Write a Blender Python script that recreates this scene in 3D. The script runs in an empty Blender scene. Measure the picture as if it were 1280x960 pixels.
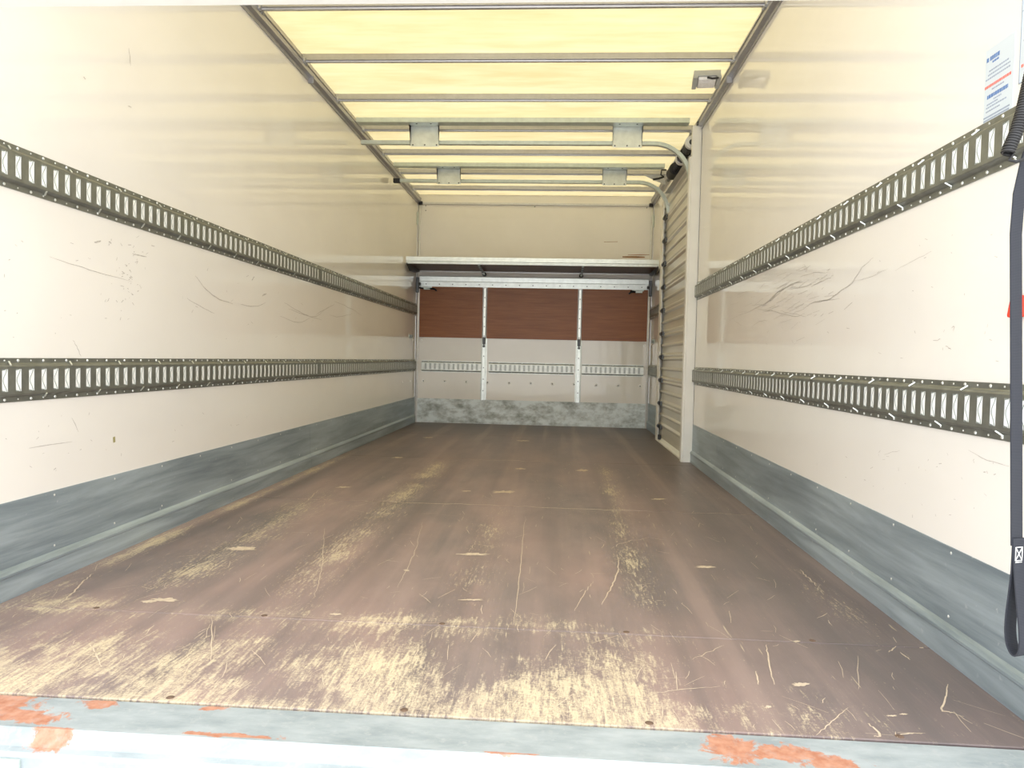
import bpy, bmesh, math, random
from mathutils import Vector, Matrix
random.seed(7)
SC = bpy.context.scene
COL = SC.collection
PI = math.pi

# ------------------------------------------------------------------ camera
F, YAW, PIT, ROL = 901.286, 0.0623, -0.0348, 0.0225
CAM = Vector((0.2739, -1.3481, 0.6894))
def ray(px, py):
    x, y = (px-640)/F, -(py-480)/F
    c, s = math.cos(ROL), math.sin(ROL); X, U, W_ = c*x-s*y, s*x+c*y, 1.0
    c, s = math.cos(PIT), math.sin(PIT); W_, U = c*W_-s*U, s*W_+c*U
    c, s = math.cos(YAW), math.sin(YAW)
    return Vector((c*X-s*W_, s*X+c*W_, U))
def on_floor(px, py, z=0.0):
    d = ray(px, py); return CAM+d*((z-CAM.z)/d.z)
def on_x(px, py, x):
    d = ray(px, py); return CAM+d*((x-CAM.x)/d.x)
def on_y(px, py, y):
    d = ray(px, py); return CAM+d*((y-CAM.y)/d.y)
cd = bpy.data.cameras.new('camera'); cam = bpy.data.objects.new('camera', cd); COL.objects.link(cam)
cd.sensor_fit = 'HORIZONTAL'; cd.sensor_width = 36; cd.lens = F/1280*36; cd.clip_start = .05
fwd = ray(640, 480); right = ray(1640, 480)-fwd; up = ray(640, -520)-fwd
M3 = Matrix((right.normalized(), up.normalized(), -fwd.normalized())).transposed()
cam.matrix_world = Matrix.Translation(CAM) @ M3.to_4x4()
SC.camera = cam

# ------------------------------------------------------------------ light
w = bpy.data.worlds.new('overcast_sky'); SC.world = w; w.use_nodes = True
bg = w.node_tree.nodes['Background']
bg.inputs[0].default_value = (0.97, 0.985, 1.0, 1); bg.inputs[1].default_value = 1.65
sd = bpy.data.lights.new('sun', 'SUN'); sd.energy = 3.3; sd.angle = math.radians(12); sd.color = (1.0, .96, .9)
sun = bpy.data.objects.new('sun', sd); COL.objects.link(sun); sun.location = (0, 8, 12)
sun.rotation_euler = Vector((-.25, -.45, -1)).to_track_quat('-Z', 'Y').to_euler()
vs = SC.view_settings
vs.view_transform = 'Standard'; vs.look = 'None'; vs.gamma = 1; vs.use_curve_mapping = False
vs.exposure = 1.08

# ------------------------------------------------------------------ helpers
def tag(o, label=None, cat=None, group=None, kind=None):
    if label: o['label'] = label
    if cat: o['category'] = cat
    if group: o['group'] = group
    if kind: o['kind'] = kind
    return o
def empty(name, loc=(0, 0, 0), rz=0.0):
    o = bpy.data.objects.new(name, None); COL.objects.link(o)
    o.location = loc; o.rotation_euler = (0, 0, rz); o.empty_display_size = .05
    return o
def link(name, me, mat=None, parent=None, loc=None):
    o = bpy.data.objects.new(name, me); COL.objects.link(o)
    if mat and not me.materials: me.materials.append(MAT[mat])
    if parent: o.parent = parent
    if loc: o.location = loc
    return o
class MB:
    def __init__(s): s.v = []; s.f = []
    def quad(s, *p):
        n = len(s.v); s.v += [tuple(q) for q in p]; s.f.append(tuple(range(n, n+len(p)))); return s
    def box(s, x0, x1, y0, y1, z0, z1):
        n = len(s.v)
        s.v += [(x, y, z) for x in (x0, x1) for y in (y0, y1) for z in (z0, z1)]
        for f in ((0, 1, 3, 2), (4, 6, 7, 5), (0, 4, 5, 1), (2, 3, 7, 6), (0, 2, 6, 4), (1, 5, 7, 3)):
            s.f.append(tuple(n+i for i in f))
        return s
    def prism(s, prof, a, b, fn):
        """extrude closed 2D profile from a to b; fn(p, q, t) -> xyz"""
        n = len(s.v); k = len(prof)
        s.v += [fn(p[0], p[1], a) for p in prof]+[fn(p[0], p[1], b) for p in prof]
        for i in range(k):
            j = (i+1) % k; s.f.append((n+i, n+j, n+k+j, n+k+i))
        s.f.append(tuple(range(n+k-1, n-1, -1))); s.f.append(tuple(range(n+k, n+2*k)))
        return s
    def sweep(s, path, prof, up=(0, 0, 1), caps=True, closed=True):
        """sweep 2D profile (side, normal) along a polyline"""
        n0 = len(s.v); k = len(prof); P = [Vector(p) for p in path]; prevn = None
        for i, p in enumerate(P):
            t = (P[min(i+1, len(P)-1)]-P[max(i-1, 0)]).normalized()
            u = Vector(up) if prevn is None else prevn
            side = t.cross(u)
            if side.length < 1e-4: side = t.cross(Vector((0.3, 1, .2)))
            side.normalize(); nn = side.cross(t).normalized(); prevn = nn
            for a, b in prof: s.v.append(tuple(p+side*a+nn*b))
        m = k if closed else k-1
        for i in range(len(P)-1):
            for j in range(m):
                a = n0+i*k+j; b = n0+i*k+(j+1) % k
                s.f.append((a, b, b+k, a+k))
        if caps:
            s.f.append(tuple(range(n0+k-1, n0-1, -1))); e = n0+(len(P)-1)*k
            s.f.append(tuple(range(e, e+k)))
        return s
    def tube(s, path, r, n=10, **kw):
        return s.sweep(path, [(r*math.cos(2*PI*i/n), r*math.sin(2*PI*i/n)) for i in range(n)], **kw)
    def cyl(s, a, b, r, n=14): return s.tube([a, b], r, n)
    def dome(s, c, ax, r, h, n=8):
        """low rivet head"""
        ax = Vector(ax).normalized(); t = ax.orthogonal().normalized(); b = ax.cross(t); c = Vector(c)
        n0 = len(s.v)
        for rr, hh in ((r, 0), (r*.72, h*.75)):
            for i in range(n):
                a = 2*PI*i/n; s.v.append(tuple(c+(t*math.cos(a)+b*math.sin(a))*rr+ax*hh))
        s.v.append(tuple(c+ax*h))
        for i in range(n):
            j = (i+1) % n
            s.f.append((n0+i, n0+j, n0+n+j, n0+n+i)); s.f.append((n0+n+i, n0+n+j, n0+2*n))
        return s
    def mesh(s, name='mesh', fix=True):
        me = bpy.data.meshes.new(name); me.from_pydata(s.v, [], s.f)
        if fix:
            bm = bmesh.new(); bm.from_mesh(me); bmesh.ops.recalc_face_normals(bm, faces=bm.faces); bm.to_mesh(me); bm.free()
        me.update(); return me
    def build(s, name, mat, parent=None, smooth=False, bevel=0, loc=None):
        me = s.mesh(name); o = link(name, me, mat, parent, loc)
        if smooth:
            for p in me.polygons: p.use_smooth = True
            me.set_sharp_from_angle(angle=math.radians(40))
        if bevel:
            m = o.modifiers.new('bevel', 'BEVEL'); m.width = bevel; m.segments = 2; m.limit_method = 'ANGLE'
        return o
def copy_tree(o, parent=None):
    c = o.copy(); COL.objects.link(c); c.parent = parent
    for ch in o.children: copy_tree(ch, c)
    return c

# ------------------------------------------------------------------ materials
MAT = {}
class NT:
    def __init__(s, name):
        m = bpy.data.materials.new(name); m.use_nodes = True; s.m = m; s.t = m.node_tree; s.n = s.t.nodes; s.l = s.t.links
        s.b = s.n['Principled BSDF']; MAT[name] = m
        s.pos = s.new('ShaderNodeTexCoord').outputs['Object']
    def new(s, t): return s.n.new(t)
    def set(s, sock, v):
        if isinstance(v, bpy.types.NodeSocket): s.l.new(v, sock)
        else:
            if isinstance(v, (tuple, list)) and len(v) == 3 and sock.type == 'RGBA': v = (*v, 1)
            sock.default_value = v
    def math(s, op, a, b=0.0, c=0.0, clamp=False):
        n = s.new('ShaderNodeMath'); n.operation = op; n.use_clamp = clamp
        for i, v in enumerate((a, b, c)): s.set(n.inputs[i], v)
        return n.outputs[0]
    def map(s, v, a, b, c=0.0, d=1.0):
        n = s.new('ShaderNodeMapRange'); n.clamp = True
        for i, q in enumerate((v, a, b, c, d)): s.set(n.inputs[i], q)
        return n.outputs[0]
    def scale(s, vec, sc, rot=(0, 0, 0), loc=(0, 0, 0)):
        n = s.new('ShaderNodeMapping'); s.set(n.inputs['Vector'], vec)
        n.inputs['Scale'].default_value = sc; n.inputs['Rotation'].default_value = rot; n.inputs['Location'].default_value = loc
        return n.outputs[0]
    def noise(s, vec, scale, detail=4, rough=.55, dist=0.0):
        n = s.new('ShaderNodeTexNoise'); s.set(n.inputs['Vector'], vec)
        n.inputs['Scale'].default_value = scale; n.inputs['Detail'].default_value = detail
        n.inputs['Roughness'].default_value = rough; n.inputs['Distortion'].default_value = dist
        return n.outputs['Fac']
    def mix(s, f, a, b):
        n = s.new('ShaderNodeMix'); n.data_type = 'RGBA'
        s.set(n.inputs[0], f); s.set(n.inputs[6], a); s.set(n.inputs[7], b); return n.outputs[2]
    def xyz(s, v):
        n = s.new('ShaderNodeSeparateXYZ'); s.set(n.inputs[0], v); return n.outputs
    def bump(s, h, strength=.2, dist=.002):
        n = s.new('ShaderNodeBump'); s.set(n.inputs['Height'], h); n.inputs['Strength'].default_value = strength
        n.inputs['Distance'].default_value = dist; s.l.new(n.outputs[0], s.b.inputs['Normal'])
    def blob(s, vec, c, r, nz, amt=1.5):
        """1 inside a ragged ellipse centred at c with radii r"""
        n = s.new('ShaderNodeVectorMath'); n.operation = 'SUBTRACT'; s.set(n.inputs[0], vec); n.inputs[1].default_value = c
        k = s.new('ShaderNodeVectorMath'); k.operation = 'DIVIDE'; s.l.new(n.outputs[0], k.inputs[0]); k.inputs[1].default_value = r
        q = s.new('ShaderNodeVectorMath'); q.operation = 'LENGTH'; s.l.new(k.outputs[0], q.inputs[0])
        d = s.math('ADD', q.outputs['Value'], s.math('MULTIPLY', s.math('SUBTRACT', nz, .5), amt*2))
        return s.map(d, .80, 1.0, 1, 0)
def simple(name, col, rough=.5, metal=0.0, var=.08, scale=30, coat=0.0, bump=0.0, stretch=(1, 1, 1)):
    t = NT(name); nz = t.noise(t.scale(t.pos, stretch), scale, 5)
    a = tuple(min(1, c*(1-var)) for c in col); b = tuple(min(1, c*(1+var)) for c in col)
    t.set(t.b.inputs['Base Color'], t.mix(t.map(nz, .3, .7), a, b))
    t.b.inputs['Roughness'].default_value = rough; t.b.inputs['Metallic'].default_value = metal
    if coat: t.b.inputs['Coat Weight'].default_value = coat; t.b.inputs['Coat Roughness'].default_value = .06
    if bump: t.bump(nz, bump, .001)
    return t
simple('aluminium', (.62, .62, .62), .35, .85, .06, 40)
simple('aluminium_dark', (.45, .445, .46), .4, .75, .06, 40)
simple('bright_zinc', (.74, .78, .75), .38, .75, .08, 25)
simple('channel_zinc', (.60, .66, .62), .42, .6, .08, 25)
simple('rail_zinc', (.25, .26, .235), .42, .7, .14, 30)
simple('rail_zinc_lit', (.82, .85, .83), .42, .4, .12, 30)  # side rails' zinc again, with the daylight on the back rails painted in
simple('rail_edge_dark', (.12, .14, .13), .5, .5, .15, 30)
simple('lip_zinc', (.36, .41, .41), .4, .4, .1, 60)
simple('slot_grey', (.50, .53, .52), .4, .2, .1, 60)
simple('bolt_white', (.93, .93, .92), .35, 0, .02, 60)
simple('scuff_olive', (.34, .31, .14), .6, 0, .2, 60)
simple('slot_white', (.90, .92, .92), .4, 0, .05, 60)
simple('rivet_zinc', (.80, .82, .80), .35, .6, .05, 60)
simple('black_rubber', (.018, .018, .02), .5, 0, .2, 60)
simple('black_metal', (.025, .025, .028), .35, .3, .2, 60)
simple('dark_steel', (.10, .105, .11), .42, .7, .2, 50)
simple('white_paint', (.80, .79, .75), .35, 0, .03, 8)
simple('white_plastic', (.82, .82, .80), .3, 0, .02, 20)
simple('grey_plastic', (.45, .46, .45), .45, 0, .05, 20)
simple('clear_lens', (.88, .87, .88), .25, 0, .08, 60)
simple('slat_cream', (.66, .63, .55), .28, .1, .06, 6, stretch=(1, .3, 3))
simple('paper', (.62, .69, .76), .35, 0, .01, 10)
simple('ink_blue', (.10, .20, .45), .5, 0, .1, 90)
simple('ink_grey', (.32, .38, .50), .5, 0, .1, 90)
simple('ink_red', (.75, .18, .14), .5, 0, .1, 90)
simple('red_plastic', (.80, .06, .03), .25, 0, .05, 20)
simple('scuff_grey', (.47, .44, .41), .6, 0, .25, 120)
simple('scuff_brown', (.30, .15, .07), .6, 0, .25, 60)
simple('scratch_cream', (.60, .50, .38), .6, 0, .15, 80)
simple('bolt_brown', (.18, .12, .09), .5, .4, .3, 90)
simple('shelf_under', (.10, .05, .035), .5, 0, .2, 10, stretch=(1, 6, 1))
simple('concrete', (.50, .50, .49), .9, 0, .1, 3)
# glossy gel-coat wall
t = NT('gelcoat')
nz = t.noise(t.scale(t.pos, (1, .5, 1)), 3.0, 3)
t.set(t.b.inputs['Base Color'], t.mix(t.map(nz, .3, .7), (.82, .795, .76), (.86, .835, .80)))
t.b.inputs['Roughness'].default_value = .055; t.b.inputs['IOR'].default_value = 1.55
h = t.math('ADD', t.noise(t.scale(t.pos, (1, .7, 1.6)), 5.0, 2), t.math('MULTIPLY', t.noise(t.scale(t.pos, (1, 6, 1)), 9, 2), .10))
t.bump(h, .11, .005)
# translucent glass-fibre roof
t = NT('roof_fibreglass')
nz = t.noise(t.scale(t.pos, (.5, 2.5, 1)), 4, 5)
col = t.mix(t.map(nz, .32, .68), (.60, .505, .265), (.71, .62, .365))
sp = t.map(t.noise(t.pos, 60, 2), .74, .80, 0, .35)
col = t.mix(sp, col, (.5, .42, .22))
dif = t.new('ShaderNodeBsdfDiffuse'); trn = t.new('ShaderNodeBsdfTranslucent'); gl = t.new('ShaderNodeBsdfGlossy')
t.set(dif.inputs[0], col); t.set(trn.inputs[0], col); gl.inputs['Roughness'].default_value = .07
bn = t.new('ShaderNodeBump'); t.set(bn.inputs['Height'], t.noise(t.pos, 6, 2)); bn.inputs['Strength'].default_value = .1; bn.inputs['Distance'].default_value = .004
t.l.new(bn.outputs[0], gl.inputs['Normal'])
m1 = t.new('ShaderNodeMixShader'); m1.inputs[0].default_value = .31; t.l.new(dif.outputs[0], m1.inputs[1]); t.l.new(trn.outputs[0], m1.inputs[2])
fr = t.new('ShaderNodeFresnel'); fr.inputs[0].default_value = 1.45
m2 = t.new('ShaderNodeMixShader'); t.l.new(fr.outputs[0], m2.inputs[0]); t.l.new(m1.outputs[0], m2.inputs[1]); t.l.new(gl.outputs[0], m2.inputs[2])
t.l.new(m2.outputs[0], t.n['Material Output'].inputs[0])
# galvanised kick plate: bluish grey with long smears
t = NT('kick_galvanised')
n1 = t.noise(t.scale(t.pos, (1, .35, 5)), 4, 6, .6, .4); n2 = t.noise(t.scale(t.pos, (1, 1, 1)), 38, 4)
c1 = t.mix(t.map(n1, .32, .68), (.215, .27, .31), (.46, .54, .59))
sp = t.math('MULTIPLY', t.map(n2, .66, .72), t.map(t.noise(t.pos, 5, 2), .5, .62))
t.set(t.b.inputs['Base Color'], t.mix(t.math('MULTIPLY', sp, .6), c1, (.62, .66, .67)))
t.b.inputs['Metallic'].default_value = .35; t.set(t.b.inputs['Roughness'], t.map(n1, .3, .7, .30, .5))
t.bump(n2, .08, .001)
t = NT('kick_mottled')
n1 = t.noise(t.scale(t.pos, (1, 1, 1.6)), 6, 8, .65); n2 = t.noise(t.pos, 22, 6, .7)
c1 = t.mix(t.map(n1, .36, .58), (.30, .33, .32), (.76, .83, .86))
t.set(t.b.inputs['Base Color'], t.mix(t.map(n2, .52, .72, 0, .7), c1, (.80, .84, .85)))
t.b.inputs['Metallic'].default_value = .05; t.b.inputs['Roughness'].default_value = .45
# rear sill: weathered zinc with rust patches
t = NT('sill_zinc')
nr = t.noise(t.pos, 24, 8, .7, .4); n1 = t.noise(t.scale(t.pos, (1, 3, 1)), 7, 7, .6); n2 = t.noise(t.pos, 45, 6, .7)
base = t.mix(t.map(n1, .33, .66), (.27, .315, .335), (.42, .465, .485))
base = t.mix(t.map(n2, .54, .70, 0, .6), base, (.45, .475, .48))
rust = None
for c, r in [((-.80, -.030, 0), (.10, .05, .2)), ((-.72, -.075, 0), (.085, .03, .2)), ((-.60, -.018, 0), (.035, .02, .2)), ((-.62, -.13, 0), (.04, .02, .2)),
             ((-.30, -.105, 0), (.09, .012, .2)), ((.60, -.050, 0), (.055, .05, .2)), ((.70, -.06, 0), (.07, .03, .2)), ((.77, -.085, 0), (.06, .03, .2)),
             ((.21, -.115, 0), (.05, .007, .2)), ((-.38, -.008, 0), (.03, .012, .2)), ((-1.05, -.06, 0), (.12, .05, .2))]:
    bl = t.blob(t.pos, c, r, nr); rust = bl if rust is None else t.math('MAXIMUM', rust, bl)
rc = t.mix(t.map(t.noise(t.pos, 50, 5), .35, .65), (.38, .155, .09), (.50, .26, .175))
t.set(t.b.inputs['Base Color'], t.mix(t.math('MULTIPLY', rust, t.map(n2, .3, .5, .7, 1)), base, rc))
t.set(t.b.inputs['Metallic'], t.math('SUBTRACT', .2, t.math('MULTIPLY', rust, .2))); t.b.inputs['Roughness'].default_value = .55
t.bump(n2, .3, .002)
# brown plywood back panels
t = NT('plywood_brown')
n1 = t.noise(t.scale(t.pos, (1.2, 1, 22)), 3, 6, .6, .5)
t.set(t.b.inputs['Base Color'], t.mix(t.map(n1, .3, .7), (.24, .078, .022), (.36, .128, .040)))
t.b.inputs['Roughness'].default_value = .42; t.bump(n1, .08, .001)
# floor: brown phenolic ply with wear
t = NT('floor_phenolic')
P = t.xyz(t.pos)
big = t.noise(t.scale(t.pos, (1.6, .45, 1)), 1.7, 4, .55, .3)
mid = t.noise(t.scale(t.pos, (1, .5, 1)), 7, 6, .6)
c = t.mix(t.map(big, .36, .64), (.165, .138, .136), (.315, .222, .200))
c = t.mix(t.map(mid, .35, .7, 0, .45), c, (.37, .275, .250))
dirt = t.map(t.noise(t.scale(t.pos, (1, .35, 1), loc=(3.1, 1.7, 0)), 3.2, 3), .52, .68, 0, .55)
c = t.mix(dirt, c, (.165, .148, .148))
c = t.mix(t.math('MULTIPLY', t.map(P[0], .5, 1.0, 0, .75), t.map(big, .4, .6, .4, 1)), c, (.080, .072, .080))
c = t.mix(t.map(t.noise(t.scale(t.pos, (14, .8, 1)), 8, 5, .7), .5, .75, 0, .25), c, (.33, .25, .21))
lan = t.noise(t.scale(t.pos, (3.2, .12, 1), loc=(.7, 0, 0)), 2.2, 3, .5)
c = t.mix(t.map(P[1], 2.4, 5.6, 0, .62), c, (.075, .054, .048))  # darker towards the back: dirt, plus the deep end's dimmer light in the colour
c = t.mix(t.map(lan, .50, .66, 0, .5), c, (.12, .104, .104))
c = t.mix(t.map(lan, .34, .46, .40, 0), c, (.38, .28, .25))
def stroke(rot, sc, loc):
    return t.noise(t.scale(t.pos, (sc*1.0, sc*.13, 1), (0, 0, rot), loc), 1.0, 7, .72, .25)
st1 = t.math('MAXIMUM', stroke(.55, 75, (0, 0, 0)), stroke(-.75, 60, (3, 1, 0)))
st1 = t.math('MAXIMUM', st1, stroke(1.35, 70, (1, 5, 0)))
fine = t.math('ADD', t.math('MULTIPLY', st1, .52), t.math('MULTIPLY', t.noise(t.pos, 150, 7, .8, .2), .30))
fine = t.math('ADD', fine, t.math('MULTIPLY', t.noise(t.pos, 16, 8, .7, .5), .18))
lowA = t.noise(t.scale(t.pos, (1, .8, 1), loc=(5, 2, 0)), 3.6, 4, .6)
front = t.math('ADD', t.map(P[1], -.02, .46, .165, .03), t.math('MULTIPLY', t.math('GREATER_THAN', .469, P[1]), .035))
front = t.math('MULTIPLY', front, t.map(P[1], .47, 2.6, 1, .05))
front = t.math('MULTIPLY', front, t.map(P[0], .35, .95, 1, .25))
def lane(x0, slope, wd, a, y0, y1):
    xx = t.math('ABSOLUTE', t.math('SUBTRACT', P[0], t.math('MULTIPLY_ADD', P[1], slope, x0)))
    m = t.map(xx, 0, wd, a, 0)
    return t.math('MULTIPLY', m, t.math('MULTIPLY', t.map(P[1], y0, y0+.3), t.map(P[1], y1-.8, y1, 1, 0)))
lanes = t.math('ADD', lane(-.47, .0, .14, .15, .5, 3.8), lane(-.86, .0, .16, .13, .5, 2.6))
lanes = t.math('ADD', lanes, t.math('ADD', lane(.52, .02, .10, .11, .5, 4.0), lane(.03, 0, .13, .085, .5, 2.4)))
lanes = t.math('ADD', lanes, lane(-1.16, 0, .07, .15, .1, 4.2))
lanes = t.math('ADD', lanes, lane(1.10, 0, .09, .10, .4, 1.5))
seam = t.map(t.math('ABSOLUTE', t.math('SUBTRACT', P[1], .50)), 0, .12, .10, 0)
amt = t.math('ADD', front, t.math('MULTIPLY', seam, t.map(P[0], .5, .8, 1, 0)))
amt = t.math('MULTIPLY', amt, t.map(lowA, .28, .62, .25, 1.4))
thr = t.math('SUBTRACT', .665, t.math('MINIMUM', amt, .170))
wear = t.map(t.math('SUBTRACT', fine, thr), -.03, .06, 0, 1)
streak = t.math('ADD', t.math('MULTIPLY', t.noise(t.scale(t.pos, (5, .55, 1), (0, 0, .06)), 26, 9, .78, .3), .65), t.math('MULTIPLY', t.noise(t.pos, 130, 4, .7), .35))
la = t.math('MULTIPLY', lanes, t.map(lowA, .3, .65, .3, 1.3))
lw = t.map(t.math('SUBTRACT', streak, t.math('SUBTRACT', .60, la)), -.005, .05, 0, .8)
def hair(rot, sc, th, loc):
    n = t.noise(t.scale(t.pos, sc, (0, 0, rot), loc), 9, 3, .6)
    return t.map(n, th, th+.03, 0, .8)
hs = t.math('MAXIMUM', hair(.35, (9, .5, 1), .70, (0, 0, 0)), t.math('MAXIMUM', hair(-.5, (9, .45, 1), .71, (4, 1, 0)), hair(1.25, (8, .4, 1), .715, (1, 7, 0))))
hs = t.math('MULTIPLY', hs, t.map(P[1], .2, 3.5, 1, .15))
wear = t.math('MAXIMUM', t.math('MAXIMUM', wear, lw), hs)
wc = t.mix(t.map(lowA, .3, .7), (.58, .49, .36), (.70, .60, .40))
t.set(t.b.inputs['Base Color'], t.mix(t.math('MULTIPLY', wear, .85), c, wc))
t.set(t.b.inputs['Roughness'], t.map(wear, 0, 1, .40, .7))
t.bump(t.math('ADD', fine, t.math('MULTIPLY', wear, -.6)), .12, .0012)
# webbing
t = NT('webbing')
wv = t.new('ShaderNodeTexWave'); wv.bands_direction = 'Z'; t.set(wv.inputs['Vector'], t.pos); wv.inputs['Scale'].default_value = 160
t.set(t.b.inputs['Base Color'], t.mix(wv.outputs['Fac'], (.018, .021, .031), (.034, .038, .052))); t.b.inputs['Roughness'].default_value = .7
t.bump(wv.outputs['Fac'], .3, .0008)

# ------------------------------------------------------------------ shell
W2 = 1.22; D = 6.179; ZR = 2.385; TH = .035
HB = 2.345
floor = MB().box(-W2-TH, W2+TH, .0, D+TH, -.05, -.012).build('floor', 'dark_steel'); tag(floor, kind='structure')
ys = [0.004, .469, 2.0, 3.53, 5.06, D]
for i in range(5):
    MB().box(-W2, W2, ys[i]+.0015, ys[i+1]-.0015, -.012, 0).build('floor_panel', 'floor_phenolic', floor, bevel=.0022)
bolt_me = MB().dome((0, 0, 0), (0, 0, 1), .0085, .0012, 10).mesh('bolt'); bolt_me.materials.append(MAT['bolt_brown'])
for y in (.022, .484):
    for x in (-.94, -.48, -.008, .466, .93):
        link('bolt', bolt_me, None, floor, (x, y, .0))
# left wall
wl = MB().box(-W2-TH, -W2, .0, D+TH, -.05, ZR+.02).build('wall_left', 'gelcoat'); tag(wl, kind='structure')
# right wall around the side door opening
DY0, DY1 = 3.70, 5.14
wr = empty('wall_right', (W2, 0, 0)); tag(wr, kind='structure')
for nm, y0, y1, z0, z1 in (('wall_panel', 0, DY0, -.05, ZR+.02), ('wall_panel', DY1, D+TH, -.05, ZR+.02), ('door_header', DY0, DY1, 2.13, ZR+.02)):
    MB().box(0, TH, y0, y1, z0, z1).build(nm, 'gelcoat', wr)
wb = MB().box(-W2, W2, D, D+TH, -.05, ZR+.02).build('wall_back', 'gelcoat'); tag(wb, kind='structure')
ground = MB().quad((-30, -30, -1.05), (30, -30, -1.05), (30, 30, -1.05), (-30, 30, -1.05)).build('ground', 'concrete'); tag(ground, kind='structure')
# roof sheet and bows
ceil = MB().quad((-W2, 0, ZR), (W2, 0, ZR), (W2, D, ZR), (-W2, D, ZR)).build('ceiling', 'roof_fibreglass'); tag(ceil, kind='structure')
bow = MB().prism([(-.024, 0), (-.024, .005), (-.015, .006), (-.013, .038), (.013, .038), (.015, .006), (.024, .005), (.024, 0),
                  (.010, 0), (.008, -.006), (-.008, -.006), (-.010, 0)], -1.205, 1.205, lambda p, q, t: (t, p, q)).mesh('roof_bow')
bow.materials.append(MAT['aluminium_dark'])
strip = MB().box(-1.19, 1.19, -.0075, .0075, -.0075, -.0058).mesh('bow_strip'); strip.materials.append(MAT['aluminium'])
brk = MB().box(-.012, .012, -.034, .034, -.012, .012).box(-.016, .008, -.02, -.008, -.018, -.010).box(-.016, .008, .008, .02, -.018, -.010).mesh('bow_bracket'); brk.materials.append(MAT['aluminium'])
for y in [2.098-.612*k for k in (3, 2, 1)]+[2.098+.612*k for k in range(7)]:
    b = link('roof_bow', bow, None, ceil, (0, y, HB)); link('bow_strip', strip, None, b)
    for s in (-1, 1): link('bow_bracket', brk, None, b, (s*1.192, 0, 0))
# top rails (trim) with small clips
for k, s in ((1, -1), (2, 1)):
    pr = [(0, 2.285), (.006, 2.283), (.008, 2.298), (.030, 2.305), (.032, 2.318), (.026, 2.322), (.026, 2.335), (.032, 2.339), (.030, 2.352), (.012, 2.356), (.012, 2.384), (0, 2.384)]
    tr = MB().prism([(s*(W2-a), z) for a, z in pr], .0, D, lambda p, q, t: (p, t, q)).build('trim_%d' % k, 'aluminium_dark'); tag(tr, kind='structure')
    for y in (2.83, 1.4):
        MB().box(s*(W2-.036), s*(W2-.003), y-.0018, y+.0018, 2.268, 2.31).build('clip', 'aluminium_dark', tr, bevel=.001)
for k, s in ((3, -1), (4, 1)):
    tr = MB().prism([(s*W2, D), (s*W2, D-.032), (s*(W2-.004), D-.032), (s*(W2-.012), D-.012), (s*(W2-.030), D-.004), (s*(W2-.030), D)], 0.0, 2.30,
                    lambda p, q, t: (p, q, t)).build('trim_%d' % k, 'aluminium'); tag(tr, kind='structure')
    MB().box(s*(W2-.030), s*(W2-.002), D-.06, D-.030, 1.36, 1.52).cyl((s*(W2-.03), D-.045, 1.45), (s*(W2-.05), D-.045, 1.45), .016).build('corner_latch', 'dark_steel', tr, bevel=.003)
    MB().box(s*(W2-.014), s*(W2-.001), D-.075, D-.035, 2.06, 2.19).build('corner_plate', 'channel_zinc', tr, bevel=.004)
tr = MB().box(-W2, W2, D-.014, D, 2.285, 2.305).build('trim_5', 'aluminium'); tag(tr, kind='structure')
for s in (-1, 1): MB().box(s*1.19-.02, s*1.19+.02, D-.03, D-.014, 2.275, 2.31).build('corner_block', 'black_metal', tr, bevel=.003)
# kick plates
def kick(name, s, spans):
    root = empty(name, (s*W2, spans[0][0], 0)); tag(root, kind='structure')
    for y0, y1 in spans:
        pr = [(0, .266), (.0025, .266), (.0025, .084), (.010, .078), (.016, .070), (.016, .064), (.013, .060), (.013, .0), (0, .0)]
        MB().prism([(-s*a, z) for a, z in pr], y0-spans[0][0]+.001, y1-spans[0][0]-.001, lambda p, q, t: (p, t, q)).build('kick_panel', 'kick_galvanised', root)
    sc = MB()
    for y0, y1 in spans:
        n = max(2, int((y1-y0)/.29))
        for i in range(n):
            y = y0-spans[0][0]+(i+.4)*(y1-y0)/n
            sc.dome((-s*.0025, y, .252), (-s, 0, 0), .004, .0015, 6); sc.dome((-s*.0025, y, .10), (-s, 0, 0), .004, .0015, 6)
    tag(sc.build('rivets', 'rivet_zinc', root), kind='stuff')
kick('baseboard_left', -1, [(.0, 2.94), (2.94, D-.03)])
kick('baseboard_right', 1, [(.0, 2.94), (2.94, DY0), (DY1+.01, D-.03)])
bb = MB().box(-W2+.016, W2-.016, D-.005, D, .002, .255).box(-W2+.016, W2-.016, D-.007, D-.005, .012, .018).build('baseboard_back', 'kick_mottled'); tag(bb, kind='structure')
# rear sill
sill = MB().prism([(-.003, -.001), (-.112, -.001), (-.115, .003), (-.121, .003), (-.124, -.004), (-.140, -.022), (-.150, -.026), (-.154, -.034), (-.152, -.30), (-.003, -.30)],
                  -1.30, 1.30, lambda p, q, t: (t, p, q)).build('trim_6', 'sill_zinc'); tag(sill, kind='structure')
pl = MB().box(-.775, -.655, -.162, -.152, -.12, -.036).build('hinge_plate', 'channel_zinc', sill, bevel=.003)
for x, z in ((-.755, -.05), (-.72, -.075), (-.675, -.052), (-.70, -.10)): MB().dome((x, -.162, z), (0, -1, 0), .006, .002).build('screw', 'rivet_zinc', pl)
# rear frame posts
for k, s in ((7, -1), (8, 1)):
    tr = MB().box(min(s*W2, s*1.33), max(s*W2, s*1.33), -.13, -.002, -.30, ZR+.05).box(min(s*1.20, s*W2), max(s*1.20, s*W2), -.055, -.012, .0, ZR).build('trim_%d' % k, 'white_paint'); tag(tr, kind='structure')

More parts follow.
